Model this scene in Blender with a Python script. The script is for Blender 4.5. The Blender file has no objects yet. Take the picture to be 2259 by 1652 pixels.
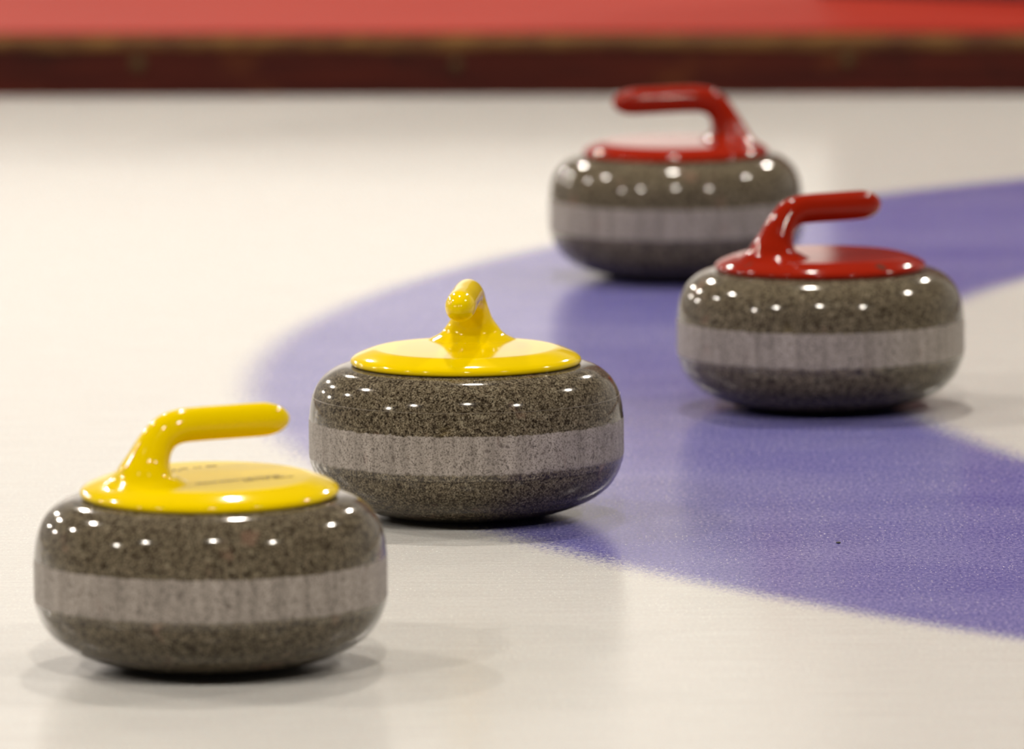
import bpy, bmesh, math, random
from mathutils import Vector, Matrix
random.seed(7)
S = bpy.context.scene
C = S.collection

# ------------------------------------------------------------------ camera
IMG_W, IMG_H = 2259, 1652
F_PX, PITCH, ROLL, CAM_H = 19000.0, 0.1240, 0.0076, 1.1093
cp, sp, cr_, sr_ = math.cos(PITCH), math.sin(PITCH), math.cos(ROLL), math.sin(ROLL)
FW = Vector((0, cp, -sp)); RT0 = Vector((1, 0, 0)); UP0 = Vector((0, sp, cp))
RT = RT0 * cr_ - UP0 * sr_
UP = RT0 * sr_ + UP0 * cr_
cam = bpy.data.cameras.new('camera')
cam.sensor_fit = 'HORIZONTAL'; cam.sensor_width = 36.0
cam.lens = F_PX / IMG_W * 36.0
cam.clip_start = 0.1; cam.clip_end = 200
cam.dof.use_dof = True
cam.dof.focus_distance = 7.66
cam.dof.aperture_fstop = 6.1
cam_o = bpy.data.objects.new('camera', cam); C.objects.link(cam_o)
cam_o.matrix_world = Matrix(((RT.x, UP.x, -FW.x, 0), (RT.y, UP.y, -FW.y, 0), (RT.z, UP.z, -FW.z, CAM_H), (0, 0, 0, 1)))
S.camera = cam_o

# ------------------------------------------------------------------ view
S.view_settings.view_transform = 'Standard'
S.view_settings.look = 'None'
S.view_settings.gamma = 1.0
S.view_settings.use_curve_mapping = False
S.view_settings.exposure = 0.94

# ------------------------------------------------------------------ hall ambience
w = bpy.data.worlds.new('hall'); S.world = w; w.use_nodes = True
wt = w.node_tree; bgn = wt.nodes['Background']; bgn.inputs[1].default_value = 1.0
# lit walls low around the far half of the hall, dim roof above, darker stands behind the viewer
def wn(typ, **kw):
    nd = wt.nodes.new(typ)
    for k, v in kw.items(): setattr(nd, k, v)
    return nd
wtc = wn('ShaderNodeTexCoord'); wsx = wn('ShaderNodeSeparateXYZ'); wt.links.new(wtc.outputs['Generated'], wsx.inputs[0])
def wmap(sock, a, b, c, d):
    nd = wn('ShaderNodeMapRange', interpolation_type='SMOOTHSTEP'); wt.links.new(sock, nd.inputs[0])
    for q, v in enumerate((a, b, c, d)): nd.inputs[q+1].default_value = v
    return nd.outputs[0]
w_el = wmap(wsx.outputs[2], .20, .48, .25, .035)
w_fr = wmap(wsx.outputs[1], -.2, .6, .22, 1.0)
wm0 = wn('ShaderNodeMath', operation='MULTIPLY'); wt.links.new(w_el, wm0.inputs[0]); wt.links.new(w_fr, wm0.inputs[1])
# bright lobe on the end wall ahead, added for glare on the ice
w_l = wmap(wsx.outputs[0], -.30, -.10, 0, 1); w_r = wmap(wsx.outputs[0], -.01, .10, 1, 0); w_lo = wmap(wsx.outputs[2], .12, .19, .46, 0)
wa = wn('ShaderNodeMath', operation='MULTIPLY'); wt.links.new(w_l, wa.inputs[0]); wt.links.new(w_r, wa.inputs[1])
wb = wn('ShaderNodeMath', operation='MULTIPLY'); wt.links.new(wa.outputs[0], wb.inputs[0]); wt.links.new(w_lo, wb.inputs[1])
wc = wn('ShaderNodeMath', operation='GREATER_THAN'); wt.links.new(wsx.outputs[1], wc.inputs[0]); wc.inputs[1].default_value = 0
wd = wn('ShaderNodeMath', operation='MULTIPLY'); wt.links.new(wb.outputs[0], wd.inputs[0]); wt.links.new(wc.outputs[0], wd.inputs[1])
wm = wn('ShaderNodeMath', operation='ADD'); wt.links.new(wm0.outputs[0], wm.inputs[0]); wt.links.new(wd.outputs[0], wm.inputs[1])
wmx = wn('ShaderNodeVectorMath', operation='SCALE'); wmx.inputs[0].default_value = (1.0, .90, .80); wt.links.new(wm.outputs[0], wmx.inputs['Scale'])
wt.links.new(wmx.outputs['Vector'], bgn.inputs[0])

# ------------------------------------------------------------------ hall lamps (regular grid of hanging lamps)
LAMP_W = 330.0
for lx, ly in ((-8.3, 3.9), (-4.4, 3.6), (.05, 3.4), (4.3, 3.4),
               (-8.0, 11.8), (-4.25, 10.4), (.1, 10.6), (4.7, 10.2),
               (-7.5, 18.0), (-2.9, 17.4), (3.6, 16.6), (-7.4, 24.5), (-15.5, 21.3), (-15.5, 30.0)):
    l = bpy.data.lights.new('hall_lamp', 'POINT'); l.energy = LAMP_W; l.color = (1.0, 0.92, 0.81)
    l.shadow_soft_size = 0.15
    o = bpy.data.objects.new('hall_lamp', l); C.objects.link(o)
    o.location = (lx, ly, 5.0)

# ------------------------------------------------------------------ helpers
def tag(o, label=None, cat=None, group=None, kind=None):
    for k, v in (('label', label), ('category', cat), ('group', group), ('kind', kind)):
        if v: o[k] = v
    return o

def empty(name, loc, rz=0.0):
    o = bpy.data.objects.new(name, None); C.objects.link(o)
    o.location = loc; o.rotation_euler = (0, 0, rz); o.empty_display_size = .05
    return o

def mesh_obj(name, bm, mat, parent=None, smooth=True):
    bmesh.ops.recalc_face_normals(bm, faces=bm.faces)
    me = bpy.data.meshes.new(name); bm.to_mesh(me); bm.free()
    if smooth:
        for p in me.polygons: p.use_smooth = True
    me.materials.append(mat)
    o = bpy.data.objects.new(name, me); C.objects.link(o)
    if parent: o.parent = parent
    return o

def spline(P, n):
    """Catmull-Rom through the tuples of P, n samples per span."""
    Q = [tuple(2*a-b for a, b in zip(P[0], P[1]))] + list(P) + [tuple(2*a-b for a, b in zip(P[-1], P[-2]))]
    out = []
    for i in range(1, len(Q)-2):
        a, b, c, d = Q[i-1:i+3]
        for k in range(n):
            u = k/n
            out.append(tuple(.5*(2*q + (r-p)*u + (2*p-5*q+4*r-s)*u*u + (3*q-p-3*r+s)*u**3) for p, q, r, s in zip(a, b, c, d)))
    out.append(tuple(P[-1]))
    return out

def lathe(profile, n=144):
    bm = bmesh.new(); rows = []
    for r, z in profile:
        if r < 1e-5: rows.append([bm.verts.new((0, 0, z))])
        else: rows.append([bm.verts.new((r*math.cos(2*math.pi*k/n), r*math.sin(2*math.pi*k/n), z)) for k in range(n)])
    for a, b in zip(rows[:-1], rows[1:]):
        for k in range(n):
            k2 = (k+1) % n
            if len(a) == 1 and len(b) == 1: continue
            if len(a) == 1: bm.faces.new((a[0], b[k], b[k2]))
            elif len(b) == 1: bm.faces.new((a[k], a[k2], b[0]))
            else: bm.faces.new((a[k], a[k2], b[k2], b[k]))
    return bm

def box(bm, x0, x1, y0, y1, z0, z1):
    v = [bm.verts.new((x, y, z)) for z in (z0, z1) for x, y in ((x0, y0), (x1, y0), (x1, y1), (x0, y1))]
    for f in ((0, 3, 2, 1), (4, 5, 6, 7), (0, 1, 5, 4), (1, 2, 6, 5), (2, 3, 7, 6), (3, 0, 4, 7)):
        bm.faces.new([v[i] for i in f])

# ------------------------------------------------------------------ material helpers
class NT:
    def __init__(self, name):
        self.m = bpy.data.materials.new(name); self.m.use_nodes = True
        self.t = self.m.node_tree; self.b = self.t.nodes['Principled BSDF']
    def n(self, typ, **kw):
        nd = self.t.nodes.new(typ)
        for k, v in kw.items():
            if k.startswith('i_'):
                nd.inputs[int(k[2:]) if k[2:].isdigit() else k[2:].replace('_', ' ')].default_value = v
            else: setattr(nd, k, v)
        return nd
    def l(self, a, b): self.t.links.new(a, b)
    def coord(self, scale=(1, 1, 1), loc=(0, 0, 0)):
        tc = self.n('ShaderNodeTexCoord'); mp = self.n('ShaderNodeMapping')
        mp.inputs['Scale'].default_value = scale; mp.inputs['Location'].default_value = loc
        self.l(tc.outputs['Object'], mp.inputs['Vector']); return mp.outputs['Vector']
    def noise(self, vec, scale, detail=2, rough=.5):
        nd = self.n('ShaderNodeTexNoise'); nd.inputs['Scale'].default_value = scale
        nd.inputs['Detail'].default_value = detail; nd.inputs['Roughness'].default_value = rough
        self.l(vec, nd.inputs['Vector']); return nd.outputs['Fac']
    def ramp(self, fac, stops):
        nd = self.n('ShaderNodeValToRGB'); e = nd.color_ramp.elements
        while len(e) < len(stops): e.new(.5)
        for q, (p, c) in zip(e, stops):
            q.position = p; q.color = (c, c, c, 1) if not isinstance(c, tuple) else (*c, 1)
        self.l(fac, nd.inputs['Fac']); return nd.outputs['Color']
    def mix(self, fac, a, b, mode='MIX'):
        nd = self.n('ShaderNodeMix', data_type='RGBA', blend_type=mode)
        for s, v in ((0, fac), (6, a), (7, b)):
            if hasattr(v, 'links') or hasattr(v, 'is_linked'): self.l(v, nd.inputs[s])
            else: nd.inputs[s].default_value = v if s == 0 else (*v, 1)
        return nd.outputs[2]
    def math(self, op, a, b=None):
        nd = self.n('ShaderNodeMath', operation=op)
        for s, v in ((0, a), (1, b)):
            if v is None: continue
            if hasattr(v, 'is_linked'): self.l(v, nd.inputs[s])
            else: nd.inputs[s].default_value = v
        return nd.outputs[0]
    def mapr(self, v, a, b, c=0., d=1., smooth=False):
        nd = self.n('ShaderNodeMapRange'); nd.clamp = True
        if smooth: nd.interpolation_type = 'SMOOTHSTEP'
        self.l(v, nd.inputs[0])
        for i, q in enumerate((a, b, c, d)): nd.inputs[i+1].default_value = q
        return nd.outputs[0]
    def bump(self, h, strength, dist):
        nd = self.n('ShaderNodeBump'); nd.inputs['Strength'].default_value = strength; nd.inputs['Distance'].default_value = dist
        self.l(h, nd.inputs['Height']); self.l(nd.outputs['Normal'], self.b.inputs['Normal'])
    def set(self, **kw):
        for k, v in kw.items():
            i = self.b.inputs[k.replace('_', ' ')]
            if hasattr(v, 'is_linked'): self.l(v, i)
            else: i.default_value = ((*v, 1) if i.type == 'RGBA' else v) if isinstance(v, tuple) else v

# ice with a ring of blue paint frozen into it
RING_X, RING_Y, RING_OUT, RING_IN = 2.357, 8.872, 2.628, 1.975
def ice_material():
    t = NT('ice')
    tc = t.n('ShaderNodeTexCoord'); sx = t.n('ShaderNodeSeparateXYZ'); t.l(tc.outputs['Object'], sx.inputs[0])
    vec = t.coord()
    wob = t.math('MULTIPLY', t.math('SUBTRACT', t.noise(t.coord((1, .5, 1)), 220, 3, .75), .5), .10)
    dx = t.math('SUBTRACT', sx.outputs[0], RING_X); dy = t.math('SUBTRACT', sx.outputs[1], RING_Y)
    r = t.math('SQRT', t.math('ADD', t.math('MULTIPLY', dx, dx), t.math('MULTIPLY', dy, dy)))
    r = t.math('ADD', r, wob)
    mo = t.mapr(r, RING_OUT-.03, RING_OUT+.03, 1, 0, True)
    mi = t.mapr(r, RING_IN-.03, RING_IN+.03, 0, 1, True)
    mask = t.math('MULTIPLY', mo, mi)
    # frost over the paint: fine horizontal scrapes and pebble; painted glints on top
    scrape = t.noise(t.coord((3, 40, 1)), 3.0, 4, .6)
    vd = t.coord((1, .42, 1)); fine = t.noise(vd, 300, 3, .65); glint = t.noise(t.coord((1, .5, 1), (3, 7, 0)), 520, 0, .5); patch = t.noise(vec, 9, 3, .6)
    mid = t.noise(t.coord((1.2, 2.6, 1)), 2.2, 3, .5)
    white = t.mix(t.ramp(scrape, ((.35, 0.), (.7, 1.))), (.50, .488, .468), (.545, .536, .520))
    white = t.mix(t.mapr(fine, .30, .48, .06, 0.), white, (.40, .37, .33))
    blue = t.mix(t.ramp(mid, ((.3, 0.), (.75, 1.))), (.105, .098, .305), (.170, .160, .365))
    blue = t.mix(t.mapr(fine, .32, .52, .7, 0.), blue, (.045, .040, .21))
    blue = t.mix(t.mapr(fine, .52, .72, 0., .55), blue, (.28, .265, .42))
    col = t.mix(mask, white, blue)
    col = t.mix(t.math('MULTIPLY', t.mapr(glint, .72, .80, 0., .9), t.mapr(patch, .4, .6, .25, 1.)), col, (.80, .78, .76))  # sparse near-white dots: lamp glints painted into the ice colour
    peb = t.noise(vec, 150, 2, .5)
    hgt = t.math('ADD', t.math('MULTIPLY', peb, .6), t.math('MULTIPLY', fine, .5))
    t.bump(hgt, .14, .0007)
    t.set(Base_Color=col, Roughness=t.mapr(fine, .3, .7, .17, .26), IOR=1.31, Subsurface_Weight=1.0, Subsurface_Radius=(1., .9, .85), Subsurface_Scale=.008)
    return t.m

def granite_nodes(t):
    vec = t.coord()
    a = t.noise(vec, 470, 3, .6); b = t.noise(vec, 820, 2, .6); c = t.noise(vec, 120, 2, .5); d = t.noise(vec, 30, 3, .5)
    col = t.mix(t.ramp(c, ((.3, 0.), (.7, 1.))), (.080, .063, .038), (.138, .110, .072))
    col = t.mix(t.mapr(b, .50, .72), col, (.28, .242, .175))
    g = t.noise(vec, 200, 2, .5)
    col = t.mix(t.mapr(g, .44, .32, 0., .8), col, (.018, .012, .008))
    col = t.mix(t.mapr(g, .58, .70, 0., .7), col, (.27, .235, .165))
    col = t.mix(t.mapr(a, .52, .36), col, (.010, .0065, .004))
    col = t.mix(t.mapr(b, .48, .34, 0., .9), col, (.018, .012, .007))
    col = t.mix(t.mapr(d, .64, .74, 0., .35), col, (.21, .11, .08))
    return vec, col
def granite_material():
    t = NT('polished_granite')
    vec, col = granite_nodes(t)
    t.set(Base_Color=col, Roughness=.09, IOR=1.32)
    return t.m
Z_BB, Z_BT = .0552, .0903
def band_material():
    t = NT('ground_granite_band')
    vec, dark = granite_nodes(t)
    # pecked, lightened stone: paler with vertical grinding streaks
    st = t.noise(t.coord((1, 1, .09)), 95, 3, .6)
    a = t.noise(vec, 420, 3, .6); b = t.noise(vec, 700, 3, .6); f = t.noise(t.coord((1, 1, .35)), 70, 2, .5)
    pale = t.mix(t.ramp(st, ((.3, 0.), (.72, 1.))), (.205, .178, .156), (.39, .345, .31))
    g = t.noise(t.coord((1, 1, .7)), 190, 2, .5)
    pale = t.mix(t.mapr(g, .38, .28, 0., .75), pale, (.075, .058, .048))
    pale = t.mix(t.mapr(b, .52, .36, 0., .8), pale, (.075, .06, .048))
    pale = t.mix(t.mapr(a, .45, .33, 0., .85), pale, (.04, .03, .024))
    pale = t.mix(t.mapr(f, .66, .78, 0., .35), pale, (.18, .095, .075))
    tc = t.n('ShaderNodeTexCoord'); sx = t.n('ShaderNodeSeparateXYZ'); t.l(tc.outputs['Object'], sx.inputs[0])
    j = t.math('MULTIPLY', t.math('SUBTRACT', t.noise(t.coord((1, 1, .4)), 160, 3, .7), .5), .006)
    z = t.math('ADD', sx.outputs[2], j)
    m = t.math('MULTIPLY', t.mapr(z, Z_BB-.0012, Z_BB+.0012), t.mapr(z, Z_BT-.0006, Z_BT+.0006, 1, 0))
    t.set(Base_Color=t.mix(m, dark, pale), Roughness=t.mapr(m, 0, 1, .09, .5))
    t.bump(t.math('MULTIPLY', b, m), .25, .0006)
    return t.m
def plastic_material(name, col, dirt):
    t = NT(name)
    vec = t.coord()
    sc = t.noise(t.coord((4, 30, 4)), 9, 4, .7)
    c = t.mix(t.mapr(sc, .68, .8, 0., .35), col, dirt)
    t.set(Base_Color=c, Roughness=.09, IOR=1.38, Specular_IOR_Level=.24)
    t.bump(t.noise(vec, 60, 2, .5), .02, .0006)
    return t.m
def plain(name, col, rough=.5, **kw):
    t = NT(name)
    n = t.noise(t.coord(), 60, 3, .6)
    t.set(Base_Color=t.mix(t.mapr(n, .35, .75, 0., .3), col, tuple(q*.7 for q in col)), Roughness=rough, **kw)
    return t.m

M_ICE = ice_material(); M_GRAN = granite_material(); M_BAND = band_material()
M_YEL = plastic_material('yellow_plastic', (.66, .475, .0), (.37, .24, .014))
M_RED = plastic_material('red_plastic', (.225, .011, .003), (.13, .007, .005))
M_INK = plain('faded_dark_print', (.12, .09, .045), .4)
M_CUP = plain('dark_rubber', (.02, .018, .016), .6)
M_SCR = plain('pale_scratch', (.17, .14, .10), .35)

# ------------------------------------------------------------------ floor
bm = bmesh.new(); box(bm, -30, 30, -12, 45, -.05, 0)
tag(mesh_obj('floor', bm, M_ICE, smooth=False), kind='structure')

# ------------------------------------------------------------------ raised walkway across the far edge of the ice
def wood_material():
    t = NT('dark_stained_wood')
    g = t.noise(t.coord((1.6, 8, 26)), 2.2, 5, .65); k = t.noise(t.coord((1, 1, 1.6)), 7, 3, .6)
    c = t.mix(t.ramp(g, ((.3, 0.), (.7, 1.))), (.018, .0016, .001), (.052, .006, .002))
    c = t.mix(t.mapr(k, .58, .75, 0., .6), c, (.075, .019, .004))
    c = t.mix(t.mapr(k, .42, .3, 0., .6), c, (.006, .002, .0015))
    t.set(Base_Color=c, Roughness=.6, Specular_IOR_Level=.12); t.bump(g, .2, .003); return t.m
def edge_material():
    t = NT('worn_wood_edge')
    g = t.noise(t.coord((3, 8, 8)), 3.2, 4, .65)
    c = t.mix(t.ramp(g, ((.36, 0.), (.62, 1.))), (.045, .010, .003), (.125, .058, .012))
    t.set(Base_Color=c, Roughness=.55, Specular_IOR_Level=.2); t.bump(g, .4, .004); return t.m
def carpet_material():
    t = NT('red_carpet')
    v = t.coord(); f = t.noise(v, 420, 2, .6); g = t.noise(v, 3, 3, .5)
    c = t.mix(f, (.25, .010, .002), (.34, .020, .005))
    c = t.mix(t.mapr(g, .4, .7, 0., .3), c, (.24, .007, .002))
    t.set(Base_Color=c, Roughness=.55, Specular_IOR_Level=.26)
    t.bump(f, .4, .002); return t.m
M_WOOD = wood_material(); M_EDGE = edge_material(); M_CARPET = carpet_material()
walk = empty('raised_walkway', (0, 12.068, 0), math.radians(-3.5))
tag(walk, 'low wooden walkway topped with red carpet along the far edge of the ice', 'walkway')
HALF = 6.0; DEPTH = 1.25
bm = bmesh.new(); box(bm, -HALF, HALF, 0, .045, 0, .0665)
mesh_obj('fascia_board', bm, M_WOOD, walk, False)
# worn top edge: a rounded, slightly uneven nosing
bm = bmesh.new(); rows = []
for i in range(401):
    x = -HALF + 2*HALF*i/400
    e = .0022*math.sin(x*9.1)+.0016*math.sin(x*23.7+1)+random.uniform(-.0008, .0008)
    prof = ((-.001, .0665 + min(0, e)*1.2), (-.004, .071), (-.004, .079), (.001, .084+e*.3), (.010, .0855), (.05, .0855), (.05, .0665))
    rows.append([bm.verts.new((x, p, q)) for p, q in prof])
for a, b in zip(rows[:-1], rows[1:]):
    for k in range(7):
        bm.faces.new((a[k], b[k], b[(k+1) % 7], a[(k+1) % 7]))
bm.faces.new(rows[0]); bm.faces.new(rows[-1])
tag(mesh_obj('edge_strip', bm, M_EDGE, walk, False), label='worn pale wooden edge strip')
bm = bmesh.new(); box(bm, -HALF, HALF, .012, DEPTH, .0855, .091)
bmesh.ops.bevel(bm, geom=bm.edges[:], offset=.002, segments=2, affect='EDGES')
tag(mesh_obj('carpet', bm, M_CARPET, walk, False), label='red carpet surface')
bm = bmesh.new(); box(bm, -HALF, HALF, .05, DEPTH, 0, .0855)
mesh_obj('platform_frame', bm, M_WOOD, walk, False)
M_BOLT = plain('dull_brass', (.05, .030, .009), .5, Specular_IOR_Level=.15)
for bx, bz, br in ((-.525, .047, .010), (-.075, .045, .008), (.475, .050, .009)):
    bm = lathe([(0, .004), (br*.6, .0038), (br*.9, .0025), (br, 0), (br, -.004), (0, -.004)], 24)
    bmesh.ops.rotate(bm, verts=bm.verts, matrix=Matrix.Rotation(math.radians(90), 3, 'X'), cent=(0, 0, 0))
    o = mesh_obj('bolt_head', bm, M_BOLT, walk); o.location = (bx, 0, bz)
# dark burgundy partition standing at the rear right of the walkway
part = empty('partition_panel', (.47, 12.69, .091), math.radians(-25))
tag(part, 'dark burgundy partition standing on the carpet at the far right', 'partition')
M_BURG = plain('burgundy_panel', (.045, .004, .010), .6)
bm = bmesh.new(); box(bm, 0, 1.3, 0, .06, .03, 1.3)
bmesh.ops.bevel(bm, geom=bm.edges[:], offset=.006, segments=2, affect='EDGES')
mesh_obj('panel', bm, M_BURG, part, False)
bm = bmesh.new(); box(bm, -.01, 1.31, -.02, .08, 0, .03)
bmesh.ops.bevel(bm, geom=bm.edges[:], offset=.004, segments=2, affect='EDGES')
mesh_obj('foot_rail', bm, M_BURG, part, False)

# ------------------------------------------------------------------ curling stone
BODY = [(0, .006), (.052, .006), (.058, .003), (.0615, .0004), (.065, 0), (.069, .0006), (.078, .0022), (.092, .0058), (.107, .0110), (.121, .0180),
        (.1325, .0275), (.1395, .0380), (.1432, .0480), (.1444, .0560), (.1447, .064), (.1447, .082), (.1446, .0900), (.1438, .0995), (.1415, .1105), (.1370, .1210),
        (.1305, .1290), (.1220, .1350), (.1130, .1382), (.1050, .1393), (.095, .1400), (.06, .1402), (0, .1402)]
LID = [(0, .1395), (.094, .1395), (.100, .1397), (.1035, .1398), (.1052, .1402), (.1062, .1416), (.1063, .1432), (.1053, .1452), (.1018, .1478), (.0955, .1506), (.0895, .1528),
       (.0855, .1539), (.0825, .1543), (.078, .1544), (.06, .15455), (.03, .1547), (0, .1547)]
LID_TOP = spline(LID[5:], 6)
def lid_z(r):
    best = .1547
    for (r0, z0), (r1, z1) in zip(LID_TOP[:-1], LID_TOP[1:]):
        if r1 <= r <= r0: return z1 + (z0-z1)*((r-r1)/max(1e-9, r0-r1))
    return LID_TOP[0][1] if r > LID_TOP[0][0] else best
HANDLE = [  # along, height, half thickness, half width, cling to lid
    (-.0680, .1530, .0400, .0520, 1.0), (-.0690, .1544, .0340, .0420, .9), (-.0690, .1566, .0292, .0365, .65), (-.0688, .1597, .0250, .0302, .35), (-.0680, .1645, .0208, .0252, .1),
    (-.0655, .1720, .0174, .0198, 0), (-.0612, .1808, .0153, .0168, 0), (-.0550, .1888, .0142, .0148, 0), (-.0455, .1952, .0142, .0141, 0), (-.0320, .1986, .0141, .0137, 0),
    (-.0100, .1994, .0142, .0137, 0), (.0200, .1994, .0142, .0138, 0), (.0400, .1994, .0143, .0140, 0), (.0515, .1994, .0142, .0139, 0), (0.0575, .1994, 0.0139, 0.0136, 0), (0.0635, .1994, 0.0128, 0.0126, 0), (0.0685, .1994, 0.0113, 0.0111, 0), (0.0730, .1994, 0.0091, 0.0089, 0), (0.0765, .1994, 0.0064, 0.0063, 0), (0.0785, .1994, 0.0038, 0.0037, 0), (0.0793, .1994, 0.0017, 0.0017, 0), (0.0795, .1994, 0.0004, 0.0004, 0)]
def handle_mesh(lift=1.0, rise=0.0, neck=0.0, n=40, sub=7):
    bm = bmesh.new(); st = spline([(.925*x+.0008 + neck*max(0, min(1, (-.01-x)/.045)), *q) for x, *q in HANDLE], sub); rows = []
    for i, (x, z, a, b, cl) in enumerate(st):
        p0 = st[max(0, i-2)]; p1 = st[min(len(st)-1, i+2)]
        tx, tz = p1[0]-p0[0], p1[1]-p0[1]
        if z < .164: tx = 0.0 if z < .158 else tx*(z-.158)/.006
        q = math.hypot(tx, tz) or 1; tx /= q; tz /= q
        row = []
        for k in range(n):
            th = 2*math.pi*k/n
            u, v = a*math.cos(th), b*math.sin(th)
            px, py, pz = x + u*tz, v, z - u*tx
            if cl > 0:
                r = math.hypot(px, py)
                if r > .1035: px *= .1035/r; py *= .1035/r; r = .1035
                pz += max(0, min(1, cl))*(lid_z(r)-.1547)
                if i == 0: pz = lid_z(r) - .0012
            zz = .1547 + (pz-.1547)*lift if pz > .1547 else pz
            zz += rise*max(0, px+.05)*max(0, min(1, (pz-.17)/.02))
            row.append(bm.verts.new((px, py, zz)))
        rows.append(row)
    for a, b in zip(rows[:-1], rows[1:]):
        for k in range(n): bm.faces.new((a[k], a[(k+1) % n], b[(k+1) % n], b[k]))
    bm.faces.new(rows[-1]); bm.faces.new(rows[0])
    return bm

BODY_S = spline(BODY[:4], 3)[:-1] + spline(BODY[3:], 6)
LID_S = LID[:5] + LID_TOP
body_proto = band_proto = lid_proto = None
def stone(x, y, mat, rz, label, group, lift=1.0, rise=0.0, spin=0.0, neck=0.0):
    global body_proto, band_proto
    root = empty('curling_stone', (x, y, 0), 0)
    tag(root, label, 'curling stone', group)
    if body_proto is None:
        body = mesh_obj('granite_body', lathe(BODY_S), M_GRAN, root)
        prof = [(.1440, Z_BB-.006)] + [(.1446 + .0005*min(1, k/2., (14-k)/2.), Z_BB-.003 + (Z_BT-Z_BB+.006)*k/14) for k in range(15)] + [(.1436, Z_BT+.0085)]
        band = mesh_obj('striking_band', lathe(prof), M_BAND, root)
        band['label'] = 'pale matt striking band'
        body_proto, band_proto = body, band
    else:
        body = body_proto.copy(); C.objects.link(body); body.parent = root
        band = band_proto.copy(); C.objects.link(band); band.parent = root
    body.rotation_euler = (0, 0, spin); band.rotation_euler = (0, 0, spin)
    lid = mesh_obj('handle_plate', lathe(LID_S), mat, root); lid.rotation_euler = (0, 0, rz)
    grip = mesh_obj('grip', handle_mesh(lift, rise, neck), mat, lid)
    return root, lid

# (the nearest stone's plate sits a touch lower at the front)
GY = 'yellow handled curling stones'; GR = 'red handled curling stones'
sA, lidA = stone(-.2486, 6.9953, M_YEL, math.radians(30), 'nearest yellow handled granite curling stone on white ice at the front left', GY, 1.0, -.02, 0.4, .004)
sB, lidB = stone(-.0424, 7.8652, M_YEL, math.radians(-95), 'yellow handled granite curling stone straddling the blue ring edge, handle end pointing at viewer', GY, 1.04, -.03, 1.7)
sC, lidC = stone(.3115, 8.6244, M_RED, math.radians(34), 'red handled granite curling stone in front of the other red one', GR, 1.05, -.01, 3.1, .005)
sD, lidD = stone(.1891, 9.8076, M_RED, math.radians(180+15), 'farthest red handled curling stone, partly hidden, its handle pointing left', GR, 1.08, -.02, 4.4)

lidA.rotation_euler = (math.radians(1.2)*math.cos(math.radians(30)), math.radians(1.2)*-math.sin(math.radians(30)), math.radians(30))
lidA.location = (0, 0, .0012)
# fine seam line around the second yellow stone
bm = bmesh.new(); n, m = 144, 6; rows = []
for k in range(n):
    th = 2*math.pi*k/n; c, s = math.cos(th), math.sin(th)
    rows.append([bm.verts.new(((.1413+.00032*math.cos(2*math.pi*q/m))*c, (.1413+.00032*math.cos(2*math.pi*q/m))*s, .1112+.00022*math.sin(2*math.pi*q/m))) for q in range(m)])
for k in range(n):
    a, b = rows[k], rows[(k+1) % n]
    for q in range(m): bm.faces.new((a[q], a[(q+1) % m], b[(q+1) % m], b[q]))
o = mesh_obj('seam_line', bm, M_SCR, sB); o['label'] = 'thin pale line around upper stone'

# worn, illegible dark print on the nearest stone's plate (two lines along the handle)
def print_line(bm, x0, x1, y, size, rows_):
    x = x0
    while x < x1:
        wv = random.uniform(.0012, .0030)
        for j in range(rows_):
            if random.random() < .82:
                yy = y - j*size*1.5; z = .15475
                h = size*random.uniform(.7, 1.0)
                box(bm, x, x+wv, yy-h/2, yy+h/2, z-.0004, z+.00012)
        x += wv + random.choice((.0006, .0008, .0022))
for lines in (((-.028, .052, -.030, .0050), (.012, .055, -.038, .0035)), ((-.030, .030, .046, .0045), (-.030, -.005, .039, .003))):
    bm = bmesh.new()
    for x0, x1, y, size in lines: print_line(bm, x0, x1, y, size, 1)
    o = mesh_obj('printed_lettering', bm, M_INK, lidA, False); o['label'] = 'worn dark print on yellow plate'
# scuffs on the red plate and chips on the second yellow plate
def scuff(lid, ang, r0, r1, wid, mat):
    bm = bmesh.new(); rows = []
    for i in range(7):
        r = r0 + (r1-r0)*i/6; a = ang + .02*math.sin(i*1.7); ww = wid*(.5+.5*math.sin(math.pi*(i+.5)/7))
        rows.append([bm.verts.new((r*math.cos(a+s*ww/r), r*math.sin(a+s*ww/r), lid_z(r)+.00015)) for s in (-.5, .5)])
    for a, b in zip(rows[:-1], rows[1:]): bm.faces.new((a[0], a[1], b[1], b[0]))
    r = bmesh.ops.extrude_face_region(bm, geom=bm.faces[:])
    for v in [e for e in r['geom'] if isinstance(e, bmesh.types.BMVert)]: v.co.z -= .0005
    mesh_obj('scuff_mark', bm, mat, lid, False)
M_SCU = plain('dark_scuff', (.07, .014, .006), .8, Specular_IOR_Level=.1); M_CHIP = plain('dark_chip', (.16, .10, .03), .5)
scuff(lidC, math.radians(-40-48), .093, .103, .010, M_SCU)
scuff(lidC, math.radians(-40-135), .075, .102, .003, M_SCU)
scuff(lidB, math.radians(95+20), .090, .103, .0012, M_CHIP)

# little dark fleck lying on the blue ice
bm = bmesh.new(); bmesh.ops.create_icosphere(bm, subdivisions=2, radius=1)
for v in bm.verts:
    k = 1+.25*math.sin(v.co.x*5+v.co.y*3); v.co = Vector((v.co.x*.0022*k, v.co.y*.0026*k, v.co.z*.0007+.0007))
o = mesh_obj('debris_fleck', bm, M_CUP); o.location = (.2922, 7.6575, 0)
tag(o, 'tiny dark fleck of debris lying on the blue ice', 'debris')
